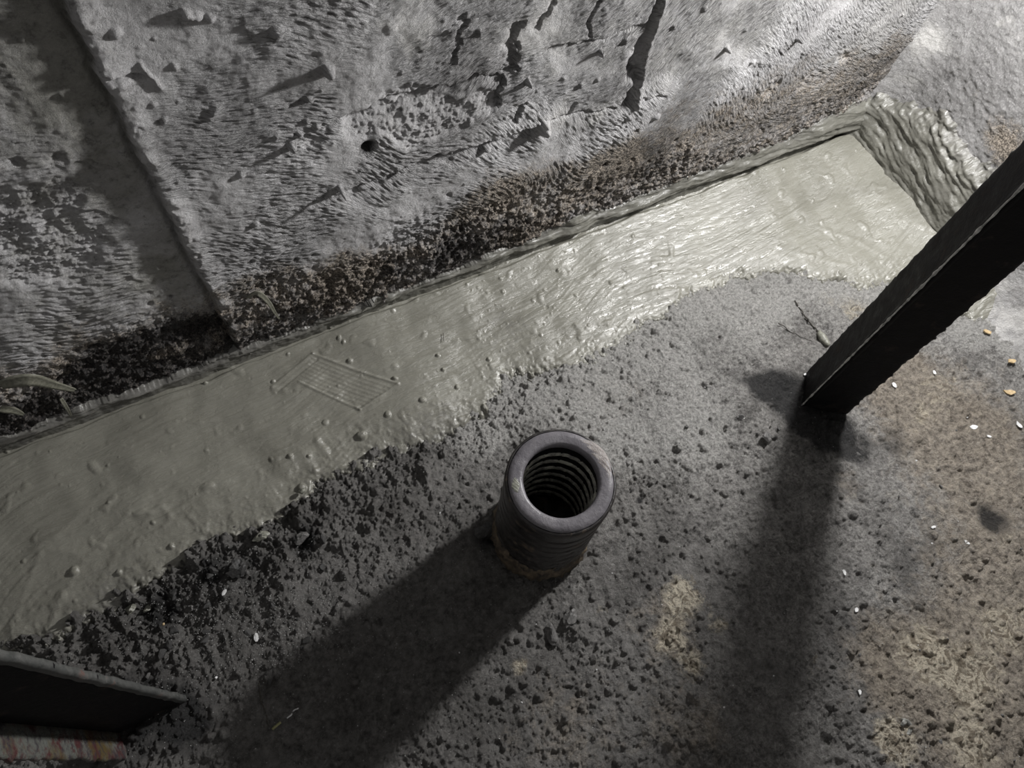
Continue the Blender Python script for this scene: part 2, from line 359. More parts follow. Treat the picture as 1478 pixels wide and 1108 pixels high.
grey = PB(X, Y, [((780, 560), .06, .95), ((700, 625), .04, .75), ((880, 540), .04, .7), ((950, 490), .045, .9), ((1010, 440), .035, 1.0), ((1080, 430), .04, .8), ((1130, 440), .04, .6), ((1200, 470), .04, .4),
                 ((1290, 450), .04, .6), ((1390, 480), .03, .9), ((1340, 500), .03, .5), ((860, 620), .06, .7), ((1000, 560), .08, .6), ((960, 650), .07, .45), ((1080, 480), .06, .6), ((1300, 700), .05, .25), ((900, 800), .05, .25), ((1030, 640), .05, .35), ((830, 850), .03, .25), ((1460, 500), .03, .7), ((1190, 800), .025, .45),
                 ((1170, 1040), .05, .42), ((560, 680), .03, .3), ((640, 1020), .02, .3), ((900, 640), .03, .6)])
soot = PB(X, Y, [((1150, 575), .035, 1.2), ((1125, 560), .03, 1.0), ((1095, 560), .022, .8), ((1200, 620), .035, 1.2), ((1170, 610), .03, 1.1), ((1060, 540), .02, .4), ((1290, 640), .03, .5), ((1240, 650), .03, .6), ((760, 800), .03, .5), ((350, 820), .05, .35), ((230, 880), .03, .7),
                 ((1430, 750), .025, .9), ((200, 1030), .055, .8), ((270, 1040), .03, .8), ((700, 780), .018, .6), ((560, 760), .12, .2), ((400, 900), .12, .15), ((440, 780), .02, .6), ((300, 830), .02, .5),
                 ((1170, 700), .04, .35), ((923, 722), .005, 1.0), ((1220, 900), .05, .35), ((1120, 980), .06, .35), ((1300, 800), .06, .2), ((700, 1060), .08, .2)])
grey = np.clip(grey+0.95*np.exp(-(D0/0.045)**2)*sst(0.10, 0.30, X), 0, 1)
lamplit_tint = sst(0.05, 0.95, X+0.9*np.maximum(Y-0.1, 0)+fbm(X, Y, 4, 3, 240)*0.25)  # floor colour painted paler towards the lamp, imitating its stronger light there
floor = grid_mesh('floor', np.stack([X, Y, Hfloor], -1), M_floor, None, dict(brown=brown, pale=pale, grey=grey, soot=soot, lamplit_tint=lamplit_tint), flip=False)
tag(floor, kind='structure')

# ------------------------------------------------------------------ cement band on the floor
fill = tag(empty('cement_fillet', (0.3, 0.5, 0)), 'fresh wet grey cement fillet trowelled along the foot of both walls', 'cement')
def strokes(x, y, seed):
    """trowel marks: long thin ridges whose direction wanders"""
    a = 0.35*fbm(x, y, 2.3, 2, seed); u = x*np.cos(0.12)+y*np.sin(0.12); v = -x*np.sin(0.12)+y*np.cos(0.12)+a*0.22
    return fbm(u*6, v*70, 1.0, 3, seed+1)+0.6*fbm(u*14, v*200, 1.0, 2, seed+2)
edge_lift = 0.0045*(1-np.exp(-np.maximum(D, 0)/0.006))
Hc = base*0.7+edge_lift+wedge+fbm(X, Y, 7, 3, 81)*0.004
ang = 0.5+0.5*fbm(X, Y, 3, 2, 85)
Hc += strokes(X, Y, 90)*0.0007+fbm(X+0.3*Y, Y*2.0, 9, 2, 95)*0.0009
Hc += np.maximum(fbm(X, Y, 34, 2, 97)-0.5, 0)*0.004
ef = np.exp(-np.maximum(D, 0)/0.045)
ef = ef*(0.6-0.42*sst(0.15, 0.5, X))
Hc += ef*(np.maximum(fbm(X, Y, 90, 3, 99), 0)*0.004+fbm(X, Y, 34, 3, 98)*0.004)*sst(0.0, 0.006, D)
Hc += blob(X, Y, F(230, 850), .03)*0.006+blob(X, Y, F(330, 785), .012)*0.008+blob(X, Y, F(300, 800), .012)*0.006
lump = []
for p, r, h in [((522, 630), .007, .006), ((505, 522), .004, .003), ((437, 706), .006, .006), ((110, 825), .006, .004), ((700, 590), .006, .004), ((765, 552), .004, .004), ((596, 672), .004, .003), ((660, 560), .004, .003),
                ((570, 548), .004, .003), ((632, 515), .003, .003), ((705, 520), .003, .003), ((640, 535), .003, .003), ((175, 828), .004, .003), ((250, 790), .004, .003), ((420, 660), .004, .003), ((447, 660), .003, .003),
                ((490, 490), .004, .002), ((560, 600), .005, .003), ((610, 580), .005, .003), ((470, 610), .005, .002), ((395, 552), .003, .002), ((297, 553), .003, .003), ((805, 392), .003, .003)]:
    q = Fc(*p); lump.append((q[0], q[1], r, h))
k = 0
while k < 420:                                                    # sand grains and air bubbles
    x, y = RNG.uniform(-0.4, 1.08), RNG.uniform(0.3, 0.58)
    if k < 200 and not (0.2 < x < 0.62): x = RNG.uniform(0.25, 0.6)
    r = 0.0014+RNG.random()**4*0.0022; lump.append((x, y, r, r*RNG.uniform(0.3, 0.6)*(1 if RNG.random() < .75 else -0.8))); k += 1
stamp(Hc, xs, ys, lump)
def lines(H, pts, w, h):
    for a, b in zip(pts, pts[1:]): H += h*np.exp(-(seg_dist(X, Y, Fc(*a), Fc(*b))/w)**2)
# square imprint with ribs, crescents and finger marks
lines(Hc, [(393, 560), (452, 512), (575, 556), (520, 592), (432, 552)], 0.0017, 0.0014)
lines(Hc, [(400, 566), (458, 520)], 0.0016, -0.0014)
for t in range(7): lines(Hc, [(425+t*3+8, 548-t*5.0), (528+t*6, 586-t*4.2)], 0.0011, 0.0005)
for arc in [[(795, 388), (808, 386), (812, 398), (806, 408)], [(190, 745), (240, 738), (248, 748), (240, 760)], [(75, 795), (110, 800)], [(440, 660), (455, 680), (492, 695)], [(160, 640), (290, 612), (390, 590)],
            [(60, 780), (200, 745), (330, 735)], [(300, 640), (420, 620), (520, 600)], [(120, 900), (170, 800), (260, 700)], [(60, 930), (110, 830), (190, 740)], [(20, 900), (60, 800), (160, 700)],
            [(900, 420), (1000, 380), (1100, 365)], [(760, 440), (860, 400), (960, 360)], [(1180, 330), (1240, 350), (1300, 390)], [(1120, 360), (1220, 385), (1290, 395)], [(600, 470), (700, 430), (760, 400)]]:
    lines(Hc, arc, 0.0045, 0.0006)
Hc = np.where(D < 0, base-0.012*sst(0, -0.006, D)+0.003, Hc)
Hc -= 0.014*sst(YW-0.012, YW-0.003, Y+fbm(X, Y, 18, 2, 88)*0.003)      # groove where it meets the wall
Hc -= 0.010*sst(XR-0.016, XR-0.006, X+fbm(X, Y, 18, 2, 89)*0.003)
dirt = np.clip(ef*0.55+PB(X, Y, [((620, 620), .05, .2), ((730, 480), .05, .25), ((160, 860), .03, .25)]), 0, 1)
keep = (D > -0.006)
grid_mesh('floor_band', np.stack([X, Y, Hc], -1), M_cem, keep, dict(dirt=dirt), parent=fill).location = (-0.3, -0.5, 0)

def floor_z(x, y):
    i = int(np.clip(np.searchsorted(xs, x), 1, len(xs)-1)); j = int(np.clip(np.searchsorted(ys, y), 1, len(ys)-1))
    return float(max(Hfloor[i, j], Hc[i, j] if D[i, j] > 0 else -1))

# ------------------------------------------------------------------ back wall (height = how far it stands out towards the room)
wx = axis(-1.3, -0.40, 1.125, 1.14, ST); wz = axis(-0.075, -0.075, 0.62, 1.4, ST)
U, V = np.meshgrid(wx, wz, indexing='ij')
XE = -0.038+fbm(U, V, 20, 3, 101)*0.004+fbm(V, V*0+3, 90, 2, 102)*0.002
right = sst(-0.0015, 0.0015, U-XE)
def comb(u, v, a, seed, f=330, warp=0.02):
    ca, sa = math.cos(a), math.sin(a); w = fbm(u, v, 6, 2, seed)*warp
    p = u*ca+v*sa; q = -u*sa+v*ca+w
    return fbm(p*30, q*f, 1.0, 2, seed+3)
Hw = fbm(U, V, 4, 3, 110)*0.006+fbm(U, V, 30, 4, 111)*0.0022
m1 = sst(-0.15, 0.15, fbm(U, V, 3.2, 2, 115)+0.9*(U-0.30)); m2 = sst(0.66, 0.78, U+fbm(U, V, 5, 2, 116)*0.08)
def comb_pq(a, seed, bend):
    ca, sa = math.cos(a), math.sin(a); w = fbm(U, V, 5, 2, seed)*0.03
    p = U*ca+V*sa; q = -U*sa+V*ca+w+bend*p*p; return p*95, q*430
PQ = [comb_pq(-0.62, 120, 0.5), comb_pq(-0.15, 130, -0.9), comb_pq(-1.05, 140, -0.6)]
cs = sum(w*fbm(p*0.7, q*0.7, 1.0, 2, 125) for (p, q), w in zip(PQ, ((1-m1)*(1-m2), m1*(1-m2), m2)))
def WB(lst, ang=0):
    s = 0
    for p, r, a in lst: s = s+a*blob(U, V, W(*p), r)
    return np.clip(s, 0, 1)
patchy = sst(-0.55, 0.1, fbm(U, V, 8, 3, 150))
smooth = WB([((130, 100), .06, .9), ((150, 30), .07, .9), ((170, 250), .035, .9), ((150, 190), .05, .8), ((230, 330), .04, .8), ((260, 400), .035, .7), ((585, 30), .03, .9), ((545, 60), .02, .6)])*np.where(U < -0.03, 1, 0.9)
cam_ = patchy*(1-smooth)*sst(0.10, 0.17, V+fbm(U, V, 12, 3, 151)*0.06+0.05*sst(0.3, 1.0, U))
Hw += cs*0.0016*cam_
Hw += right*0.007*sst(0.0, 0.07, V)
rim = np.exp(-((U-XE-0.009)/0.010)**2)*right
Hw += rim*(0.0035+np.maximum(fbm(U, V, 45, 3, 155), 0)*0.008)
# rough, pitted foot of the wall
rl = sst(0.20, 0.10, V+fbm(U, V, 6, 3, 160)*0.06+0.05*sst(0.3, 1.0, U))
Hw += rl*(fbm(U, V, 80, 4, 161, .7)*0.0075+fbm(U, V, 25, 3, 162)*0.004)
Hw -= rl*0.003
# broken patches where the skim has come away
brk = WB([((590, 150), .035, 1.), ((520, 170), .03, .8), ((650, 165), .03, .9), ((600, 190), .03, .8), ((700, 150), .02, .9), ((455, 200), .025, .4), ((60, 330), .06, .7), ((90, 380), .05, .6), ((30, 240), .05, .4), ((1200, 90), .06, .5), ((1100, 130), .05, .4)])
brk = sst(0.35, 0.6, brk+fbm(U, V, 22, 3, 165)*0.35)
Hw += brk*(-0.0035+fbm(U, V, 40, 3, 167, .6)*0.0022+fbm(U, V, 120, 3, 166, .8)*0.0022)
def wline(pts, w, h, jag=0.004, step=None):
    """groove or ledge along pixels pts on the wall"""
    jx = fbm(U, V, 35, 3, 171)*jag; d = np.full(U.shape, 9.0)
    for a, b in zip(pts, pts[1:]): d = np.minimum(d, seg_dist(U+jx, V+jx, W(*a), W(*b)))
    return h*np.exp(-(d/w)**2)
def ledge(pts, depth, drop=0.05, jag=0.010):
    """surface stands proud above the line and falls back below it"""
    P = np.array([W(*p) for p in pts]); o = np.argsort(P[:, 0]); P = P[o]
    zl = np.interp(U, P[:, 0], P[:, 1])+fbm(U, V, 30, 3, 175)*jag
    inx = sst(P[0, 0]-0.01, P[0, 0]+0.01, U)*sst(P[-1, 0]+0.01, P[-1, 0]-0.01, U)
    below = zl-V
    return -depth*inx*sst(0, 0.003, below)*np.exp(-np.maximum(below, 0)/drop)
Hw += ledge([(500, 165), (560, 142), (640, 122), (745, 90)], 0.016, 0.020)
Hw += ledge([(745, 88), (800, 68), (860, 52), (930, 30)], 0.008, 0.010)
Hw += ledge([(500, 275), (560, 252), (630, 225), (700, 205), (770, 182)], 0.015, 0.014)
Hw += ledge([(555, 72), (600, 48), (640, 38)], 0.006, 0.015)
Hw += ledge([(130, 230), (150, 232), (175, 245)], 0.006, 0.02)+ledge([(90, 300), (150, 305), (215, 318)], 0.003, 0.012)
Hw += ledge([(110, 235), (150, 245)], 0.004, 0.02)
Hw += wline([(945, 0), (932, 45), (925, 60)], 0.0045, -0.013, 0.008)+wline([(925, 60), (915, 95)], 0.0085, -0.014, 0.010)+wline([(915, 95), (905, 150)], 0.0065, -0.012, 0.012)
Hw += wline([(952, 0), (938, 45), (924, 95), (914, 150)], 0.004, 0.006)
def vledge(pts, depth, run, jag=0.006):
    """surface falls back to the left of the line and recovers over run"""
    P = np.array([W(*p) for p in pts]); P = P[np.argsort(P[:, 1])]
    xl = np.interp(V, P[:, 1], P[:, 0])+fbm(U, V, 45, 4, 177, .65)*jag*2.2; left = xl-U
    inz = sst(P[0, 1]-0.008, P[0, 1], V)*sst(P[-1, 1]+0.008, P[-1, 1], V)
    return -depth*inz*sst(0, 0.002, left)*np.exp(-(np.maximum(left, 0)/run)**2)
Hw += vledge([(752, 35), (744, 70), (748, 100)], 0.008, 0.013)+vledge([(727, 104), (728, 125), (722, 148)], 0.008, 0.014)+vledge([(672, 20), (668, 60), (655, 85)], 0.004, 0.012)+vledge([(800, 0), (790, 20), (780, 35)], 0.004, 0.01)+vledge([(760, 150), (748, 170)], 0.006, 0.015)
Hw += wline([(470, 178), (500, 166), (560, 143), (640, 123)], 0.0024, -0.006)+wline([(745, 92), (800, 70), (860, 54), (930, 32)], 0.0020, -0.005, 0.006)+wline([(440, 300), (500, 276), (560, 253), (630, 226), (700, 206), (770, 184)], 0.0022, -0.006)
Hw += wline([(860, 0), (845, 30), (850, 50)], 0.002, -0.004)+wline([(780, 175), (840, 160), (900, 145), (960, 135)], 0.0018, -0.0035, 0.008)
Hw -= 0.005*np.exp(-((U-XE+0.003)/0.003)**2)
Hw += wline([(145, 112), (205, 108)], 0.002, -0.004)+wline([(300, 160), (310, 150)], 0.004, 0.004)
Hw += wline([(200, 90), (230, 120)], 0.002, 0.003)+wline([(830, 145), (818, 165)], 0.002, -0.004)
# pulled-out nubs of plaster, each throwing a long shadow
nubs = [((489, 268), .0042, .021), ((468, 92), .0060, .013), ((443, 138), .0045, .009), ((418, 204), .0045, .012), ((280, 18), .0050, .008), ((165, 42), .005, .009), ((862, 70), .0042, .011), ((782, 180), .009, .016),
        ((702, 212), .006, .012), ((760, 115), .004, .012), ((835, 120), .004, .008), ((1148, 48), .005, .012), ((1046, 66), .0042, .011), ((1084, 86), .0035, .008), ((265, 15), .005, .010), ((300, 20), .004, .008),
        ((395, 38), .007, .009), ((345, 245), .004, .008), ((367, 318), .004, .008), ((33, 58), .003, .006), ((140, 192), .003, .005), ((250, 90), .004, .006), ((900, 55), .005, .008), ((745, 100), .006, .009),
        ((1110, 112), .004, .007), ((970, 35), .004, .006), ((1300, 16), .004, .007), ((1015, 10), .004, .006), ((690, 42), .005, .008), ((560, 35), .006, .004), ((905, 165), .005, .008), ((945, 165), .005, .008),
        ((1340, 68), .005, .008), ((1262, 72), .005, .008), ((430, 188), .004, .008), ((455, 175), .004, .006), ((440, 170), .004, .005), ((395, 190), .004, .006), ((590, 120), .004, .006)]
npts = []
for p, r, h in nubs:
    q = W(*p); npts.append((q[0], q[1], r*1.25, h*(1.0 if h > 0.010 else 0.55)))
for k in range(420):
    x, z = RNG.uniform(-0.38, 1.1), RNG.uniform(0.08, 0.6); r = 0.0018+RNG.random()**3*0.003
    npts.append((x, z, r, r*RNG.uniform(0.2, 0.6)))
stamp(Hw, wx, wz, npts, 'nub')
pits = []
for k in range(700):
    x, z = RNG.uniform(-0.4, 1.1), RNG.uniform(0.02, 0.22)*RNG.random()**0.5; r = 0.002+RNG.random()**2*0.005; pits.append((x, z, r, -r*0.8))
pits += [(*W(530, 212), .011, -.012), (*W(870, 235), .008, -.008)]
stamp(Hw, wx, wz, pits, 'pit')
Hw -= 0.012*blob(U, V, W(290, 480), .03, .02)                      # black recess at the foot of the plaster edge
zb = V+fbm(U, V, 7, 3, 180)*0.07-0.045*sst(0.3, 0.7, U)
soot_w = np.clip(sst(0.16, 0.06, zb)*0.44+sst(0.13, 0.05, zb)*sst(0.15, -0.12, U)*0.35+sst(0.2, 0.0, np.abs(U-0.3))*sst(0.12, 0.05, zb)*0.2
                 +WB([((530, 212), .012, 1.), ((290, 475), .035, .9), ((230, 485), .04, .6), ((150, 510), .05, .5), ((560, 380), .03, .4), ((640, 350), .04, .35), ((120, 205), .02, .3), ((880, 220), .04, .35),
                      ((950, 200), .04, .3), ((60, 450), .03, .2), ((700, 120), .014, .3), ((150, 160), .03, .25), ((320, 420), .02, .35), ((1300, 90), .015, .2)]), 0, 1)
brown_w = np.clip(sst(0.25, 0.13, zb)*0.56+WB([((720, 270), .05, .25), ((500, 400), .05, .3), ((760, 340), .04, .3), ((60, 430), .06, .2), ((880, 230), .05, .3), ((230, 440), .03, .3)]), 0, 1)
pale_w = np.clip(WB([((585, 30), .035, .6), ((600, 60), .02, .4), ((570, 180), .03, .3), ((800, 170), .03, .5), ((860, 160), .02, .4), ((1000, 60), .10, .45), ((1250, 60), .12, .55), ((860, 60), .08, .35), ((1100, 30), .08, .35), ((780, 40), .05, .5), ((700, 60), .03, .4),
                 ((60, 350), .06, .3), ((1380, 60), .06, .5), ((320, 80), .05, .15)])+0.28*rim, 0, 1)  # blobs at upper right paint lamp highlights into the plaster colour
green_w = np.clip(sst(-0.025, -0.045, U)*0.30+WB([((130, 100), .08, .5), ((150, 30), .08, .4), ((170, 250), .05, .3), ((240, 400), .05, .45)])*np.where(U < XE, 1, 0), 0, 1)
cm = cam_*(1-brk)*(0.35+0.65*right)
EX = {}
for k, w in enumerate(((1-m1)*(1-m2), m1*(1-m2), m2)): EX.update({'p%d' % k: PQ[k][0], 'q%d' % k: PQ[k][1], 'w%d' % k: w*cm})
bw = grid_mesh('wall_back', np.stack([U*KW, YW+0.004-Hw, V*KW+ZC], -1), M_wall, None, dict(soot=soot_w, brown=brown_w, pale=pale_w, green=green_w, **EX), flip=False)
tag(bw, kind='structure')

# cement smeared up the back wall: a lip that thins out upwards
top = np.interp(wx, [-1.3, -0.40, -0.2, -0.05, 0.02, 0.15, 0.35, 0.6, 0.85, 0.95, 1.03, 1.12], [.030, .030, .026, .020, .022, .030, .030, .040, .042, .055, .072, .085])[:, None]
ZT = top+fbm(U, V, 9, 3, 190)*0.016+fbm(U, V*2.5, 15, 2, 191)*0.008-0.002
dz = ZT-V
lipz = 0.012+0.006*fbm(U, V*0+1, 9, 3, 192)
jut = 0.002+0.0120*sst(0.0, 0.016, V-lipz*0.5)*sst(-0.004, 0.035, dz)+0.002*sst(0, 0.01, dz)
Hl = jut+fbm(U*14+V*20, V*100, 1, 3, 195)*0.0042*sst(0.004, 0.02, V)+fbm(U, V, 45, 3, 196)*0.0018+strokes(U, V, 197)*0.0008
Hl += 0.010*sst(1.03, 1.12, U)*sst(-0.01, 0.03, dz)
Hl += blob(U, V, W(530, 432), .010, .008)*0.014+blob(U, V, W(505, 440), .008)*0.008
hl_edge = Hw+0.0015
Hl = np.where(dz > 0, np.maximum(Hl, Hw*0.4+0.003), Hw-0.004)
keep = (dz > -0.004) & (V < 0.2)
grid_mesh('back_wall_coat', np.stack([U*KW, YW+0.004-Hl, V*KW+ZC], -1), M_cemw, keep, dict(dirt=np.clip(np.exp(-np.maximum(dz, 0)/0.012)*0.6+sst(0.3, -0.1, U)*0.45, 0, 1)), parent=fill).location = (-0.3, -0.5, 0)

# ------------------------------------------------------------------ right wall
ry = axis(-1.2, -0.1, 0.61, 0.62, 0.0016); rz = axis(-0.075, -0.075, 0.45, 1.4, 0.0016)
U, V = np.meshgrid(ry, rz, indexing='ij')
Hr = fbm(U, V, 5, 3, 210)*0.006+fbm(U, V, 26, 4, 211, .6)*0.0022+fbm(U, V, 110, 3, 212)*0.0012+np.maximum(fbm(U, V, 60, 2, 213), 0)*0.0012
Hr += 0.035*np.exp(-(0.6-U)/0.035)                                  # rounded inside corner
def RB(lst):
    s = 0
    for p, r, a in lst: s = s+a*blob(U, V, WR(*p), r)
    return np.clip(s, 0, 1)
Hr += 0.05*np.exp(-np.maximum(V*KW+ZC, 0)/0.03)*sst(0.32, 0.2, U)
rw = grid_mesh('wall_right', np.stack([XR+0.004-Hr, U*KW, V*KW+ZC], -1), M_wallr, None,
               dict(soot=RB([((1370, 110), .02, .45), ((1350, 170), .015, .4), ((1330, 40), .015, .25)]), brown=np.clip(0.5*sst(0.12, -0.1, U)*sst(0.08, 0.0, V), 0, 1)+RB([((1440, 190), .04, .5), ((1460, 230), .04, .6), ((1400, 130), .03, .3)]),
                    pale=np.clip(0.45*sst(0.3, 0.22, U)*sst(0.06, 0.0, V), 0, 1)+RB([((1350, 55), .03, .9), ((1320, 110), .02, .5), ((1450, 60), .05, .3)]), green=np.zeros_like(U)), flip=True)
tag(rw, kind='structure')
ZT = 0.105+0.02*sst(0.2, 0.45, U)+fbm(U, V, 14, 4, 220)*0.022+fbm(U, V, 60, 3, 221)*0.008-0.22*sst(0.31, 0.20, U)-0.035*sst(0.52, 0.6, U)
dz = ZT-V
th = math.radians(16)                                             # finger drags running down the slope
p = U*math.cos(th)+V*math.sin(th); q = -U*math.sin(th)+V*math.cos(th)
Hl = 0.018*sst(-0.004, 0.03, dz)+0.014*sst(0.12, 0.0, V)+fbm(p*13, q*62, 1, 3, 225)*0.0048+fbm(p*30+4, q*150, 1, 2, 228)*0.0015+fbm(U, V, 16, 3, 226)*0.005+fbm(U, V, 70, 3, 227)*0.0015
Hl += 0.030*np.exp(-(0.6-U)/0.03)
Hl = np.where(dz > 0, np.maximum(Hl, 0.002), Hr-0.006)
grid_mesh('right_wall_coat', np.stack([XR+0.004-Hl, U*KW, V*KW+ZC], -1), M_cemw, (dz > -0.004) & (V < 0.3), dict(dirt=np.clip(np.exp(-np.maximum(dz, 0)/0.02)*0.55+0.12, 0, 1)), parent=fill, flip=True).location = (-0.3, -0.5, 0)

# ------------------------------------------------------------------ threaded sleeve
SX, SY, SH, SR = 0.229, 0.190, 0.210, 0.0615
RI = 0.0412
sz = floor_z(SX, SY)-0.006
sl = tag(empty('threaded_sleeve', (SX, SY, 0)), 'black oily steel sleeve with coarse inner thread standing upright on the floor', 'pipe')
def revolve(prof, seg=160, rough=0.0, seed=0, lo=0.0):
    """prof: list of (r, z); closed loops allowed; noise on the radius"""
    bm = bmesh.new(); P = np.array(prof); th = np.linspace(0, 2*PI, seg, endpoint=False)
    T, I = np.meshgrid(th, np.arange(len(P)), indexing='ij'); Rr = P[:, 0][None, :]+0*T; Z = P[:, 1][None, :]+0*T
    dr = rough*(fbm(np.cos(T)*2+5, np.sin(T)*2+Z*60, 2.2, 4, seed, .6))*(1 if lo == 0 else np.clip((lo-Z)/lo, 0.12, 1))
    Rr = Rr+dr; rows = []
    for i in range(seg): rows.append([bm.verts.new((Rr[i, j]*math.cos(th[i]), Rr[i, j]*math.sin(th[i]), Z[i, j])) for j in range(len(P))])
    for i in range(seg):
        a, b = rows[i], rows[(i+1) % seg]
        for j in range(len(P)-1): bm.faces.new((a[j], b[j], b[j+1], a[j+1]))
    return bm
outer = [(SR*0.99, z) for z in np.linspace(0.035, SH-0.022, 60)]
outer = [(r-0.0022*max(0, math.sin(z*2*PI/0.021))**3, z) for r, z in outer]      # turned rings down the side
bm_obj('body', revolve([(RI+.002, 0.03)]+outer+[(SR, SH-0.020), (SR, SH-0.004), (SR-0.0015, SH-0.0016), (SR-0.003, SH-0.0018)], 160, 0.0035, 5, SH*0.9), M_cover, sl)
bm_obj('rim', revolve([(SR-0.0035, SH-0.0022), (SR-0.0045, SH), (SR-0.010, SH+0.0002), (RI+0.004, SH), (RI+0.0018, SH-0.0008), (RI, SH-0.004), (RI+0.0005, SH-0.010)], 160, 0.0003, 9), M_rim, sl)
bm_obj('foot_crust', revolve([(SR*0.90, -0.01), (SR*1.05, 0.0), (SR*1.03, 0.008), (SR*1.04, 0.018), (SR*1.015, 0.026), (SR*1.02, 0.034), (SR*0.99, 0.042), (SR*0.94, 0.046)], 160, 0.006, 15), M_crust, sl)
bore = revolve([(RI+0.0020, SH-0.009)]+[(RI+0.0020, z) for z in np.linspace(SH-0.012, 0.02, 30)], 120, 0.0004, 21)
bm_obj('bore', bore, M_black, sl)
bm = bmesh.new(); pitch = 0.0225; turns = 8; seg = 90; prev = None; prof = [(0.0028, 0.0030), (0.0016, 0.0026), (0.0003, 0.0018), (-0.0006, 0.0006), (-0.0006, -0.0010), (0.0003, -0.0022), (0.0016, -0.0028), (0.0028, -0.0032)]
for k in range(int(turns*seg)+1):
    a = 2*PI*k/seg+3.9; z0 = SH-0.020-pitch*k/seg; ws = 1+0.4*math.sin(k*0.9)+0.4*math.sin(k*2.3+1)
    if z0 < 0.03: break
    ring = [bm.verts.new(((RI+dr*ws)*math.cos(a), (RI+dr*ws)*math.sin(a), z0+dzz+0.0004*math.sin(k*1.7))) for dr, dzz in prof]
    if prev:
        for i in range(len(prof)-1): bm.faces.new((prev[i], prev[i+1], ring[i+1], ring[i]))
    else: bm.faces.new(ring)
    prev = ring
bm.faces.new(prev[::-1])
bm_obj('inner_thread', bm, M_thread, sl)
bm = rock(0.040, 77, 0.35, 0.25, 4)
o = bm_obj('grease_plug', bm, M_cover, sl); o.location = (0, 0, 0.035)
# bright worn patch on the lamp side of the rim, and a smear of cement on the other
def rim_patch(a0, a1, name, mat, lift=0.0006, r0=RI+0.004, r1=SR-0.001, wrap=False):
    bm = bmesh.new(); n = 26; m = 9; g = []
    for i in range(n+1):
        t = i/n; a = a0+(a1-a0)*t; w = math.sin(PI*t)**0.5; row = []
        for j in range(m+1):
            s = j/m; r = r0+(r1-r0)*(0.5+(s-0.5)*w+0.05*math.sin(9*t+3*s)); b = math.sin(PI*s)*w
            row.append(bm.verts.new((r*math.cos(a), r*math.sin(a), SH-0.0006+lift*2*b**0.5+0.0003*math.sin(31*t+17*s))))
        g.append(row)
    for i in range(n):
        for j in range(m): bm.faces.new((g[i][j], g[i+1][j], g[i+1][j+1], g[i][j+1]))
    return bm_obj(name, bm, mat, sl)
M_worn = steel_mat('worn_bright_rim', (0.17, 0.14, 0.13), (0.36, 0.33, 0.31), (0.6, 0.58, 0.55), 0.3, 0.5, (0.6, 0.7), 120)
e0 = math.atan2(-.45, .83)
tag(rim_patch(math.radians(-28), math.radians(42), 'worn_patch', M_worn, 0.0005, RI+0.0050, SR-0.0015), 'pinkish grey worn stretch of the rim')
tag(rim_patch(math.radians(150), math.radians(172), 'cement_smear', M_cblob, 0.0006, RI+0.004, SR-0.006), 'pale cement smear on the rim')

# ------------------------------------------------------------------ steel angle bars
def angle_bar(corner, tipA, tipB, z0, z1, t, mats, seed, names):
    """L section: corner is the outer corner; two legs as separate parts with ragged scale on their edges"""
    root = empty('angle_bar', (corner[0], corner[1], 0)); out = []
    for li, (tip, other) in enumerate(((tipA, tipB), (tipB, tipA))):
        d = np.array(tip)-np.array(corner); Lg = np.hypot(*d); d = d/Lg
        o_ = np.array(other)-np.array(corner); nrm = o_-d*(o_@d); nrm /= np.hypot(*nrm)     # inward
        zs = np.arange(z0, z1, 0.004); k = len(zs); bm = bmesh.new(); rows = []
        jag = fbm(zs, zs*0+seed, 28, 4, seed, .7)*0.0030+np.maximum(fbm(zs, zs*0+seed+4, 110, 3, seed+2, .8)-0.1, 0)*0.0055
        wob = fbm(zs, zs*0+seed+9, 40, 3, seed+5)*0.0008
        cols = [0.0, 0.12, 0.3, 0.5, 0.7, 0.86, 0.95]
        fld = fbm(np.array(cols)[None, :]*3+seed, zs[:, None], 24, 3, seed+7)*0.0007
        for i, z in enumerate(zs):
            Le = Lg+jag[i]; ring = []
            for j, c in enumerate(cols): p = d*Le*c+nrm*(fld[i, j]+(0.0008*jag[i]/0.004 if c == 0 else 0)); ring.append(bm.verts.new((p[0], p[1], z)))
            p = d*Le*1.0+nrm*(0.0008+wob[i]); ring.append(bm.verts.new((p[0], p[1], z)))
            p = d*(Le+0.0008)+nrm*(t*0.5); ring.append(bm.verts.new((p[0], p[1], z)))
            p = d*Le+nrm*(t-0.0008+wob[i]); ring.append(bm.verts.new((p[0], p[1], z)))
            for j, c in enumerate([0.9, 0.6, 0.3, 0.0]): p = d*max(Le*c, 0 if li == 0 else 0)+nrm*(t+fld[i, j]); ring.append(bm.verts.new((p[0], p[1], z)))
            rows.append(ring)
        for a, b in zip(rows, rows[1:]):
            for j in range(len(a)): bm.faces.new((a[j], a[(j+1) % len(a)], b[(j+1) % len(a)], b[j]))
        bm.faces.new(rows[0]); bm.faces.new(rows[-1][::-1])
        out.append(bm_obj(names[li], bm, mats[li], root))
    return root, out
rb, _ = angle_bar((0.671, 0.187), (0.712, 0.230), (0.719, 0.145), -0.012, 1.25, 0.007, (M_black, M_black), 3, ('flange', 'flange'))
tag(rb, 'black sooty steel angle bar rising beside the sleeve, its ridge towards the viewer', 'steel bar', 'steel angle bars')
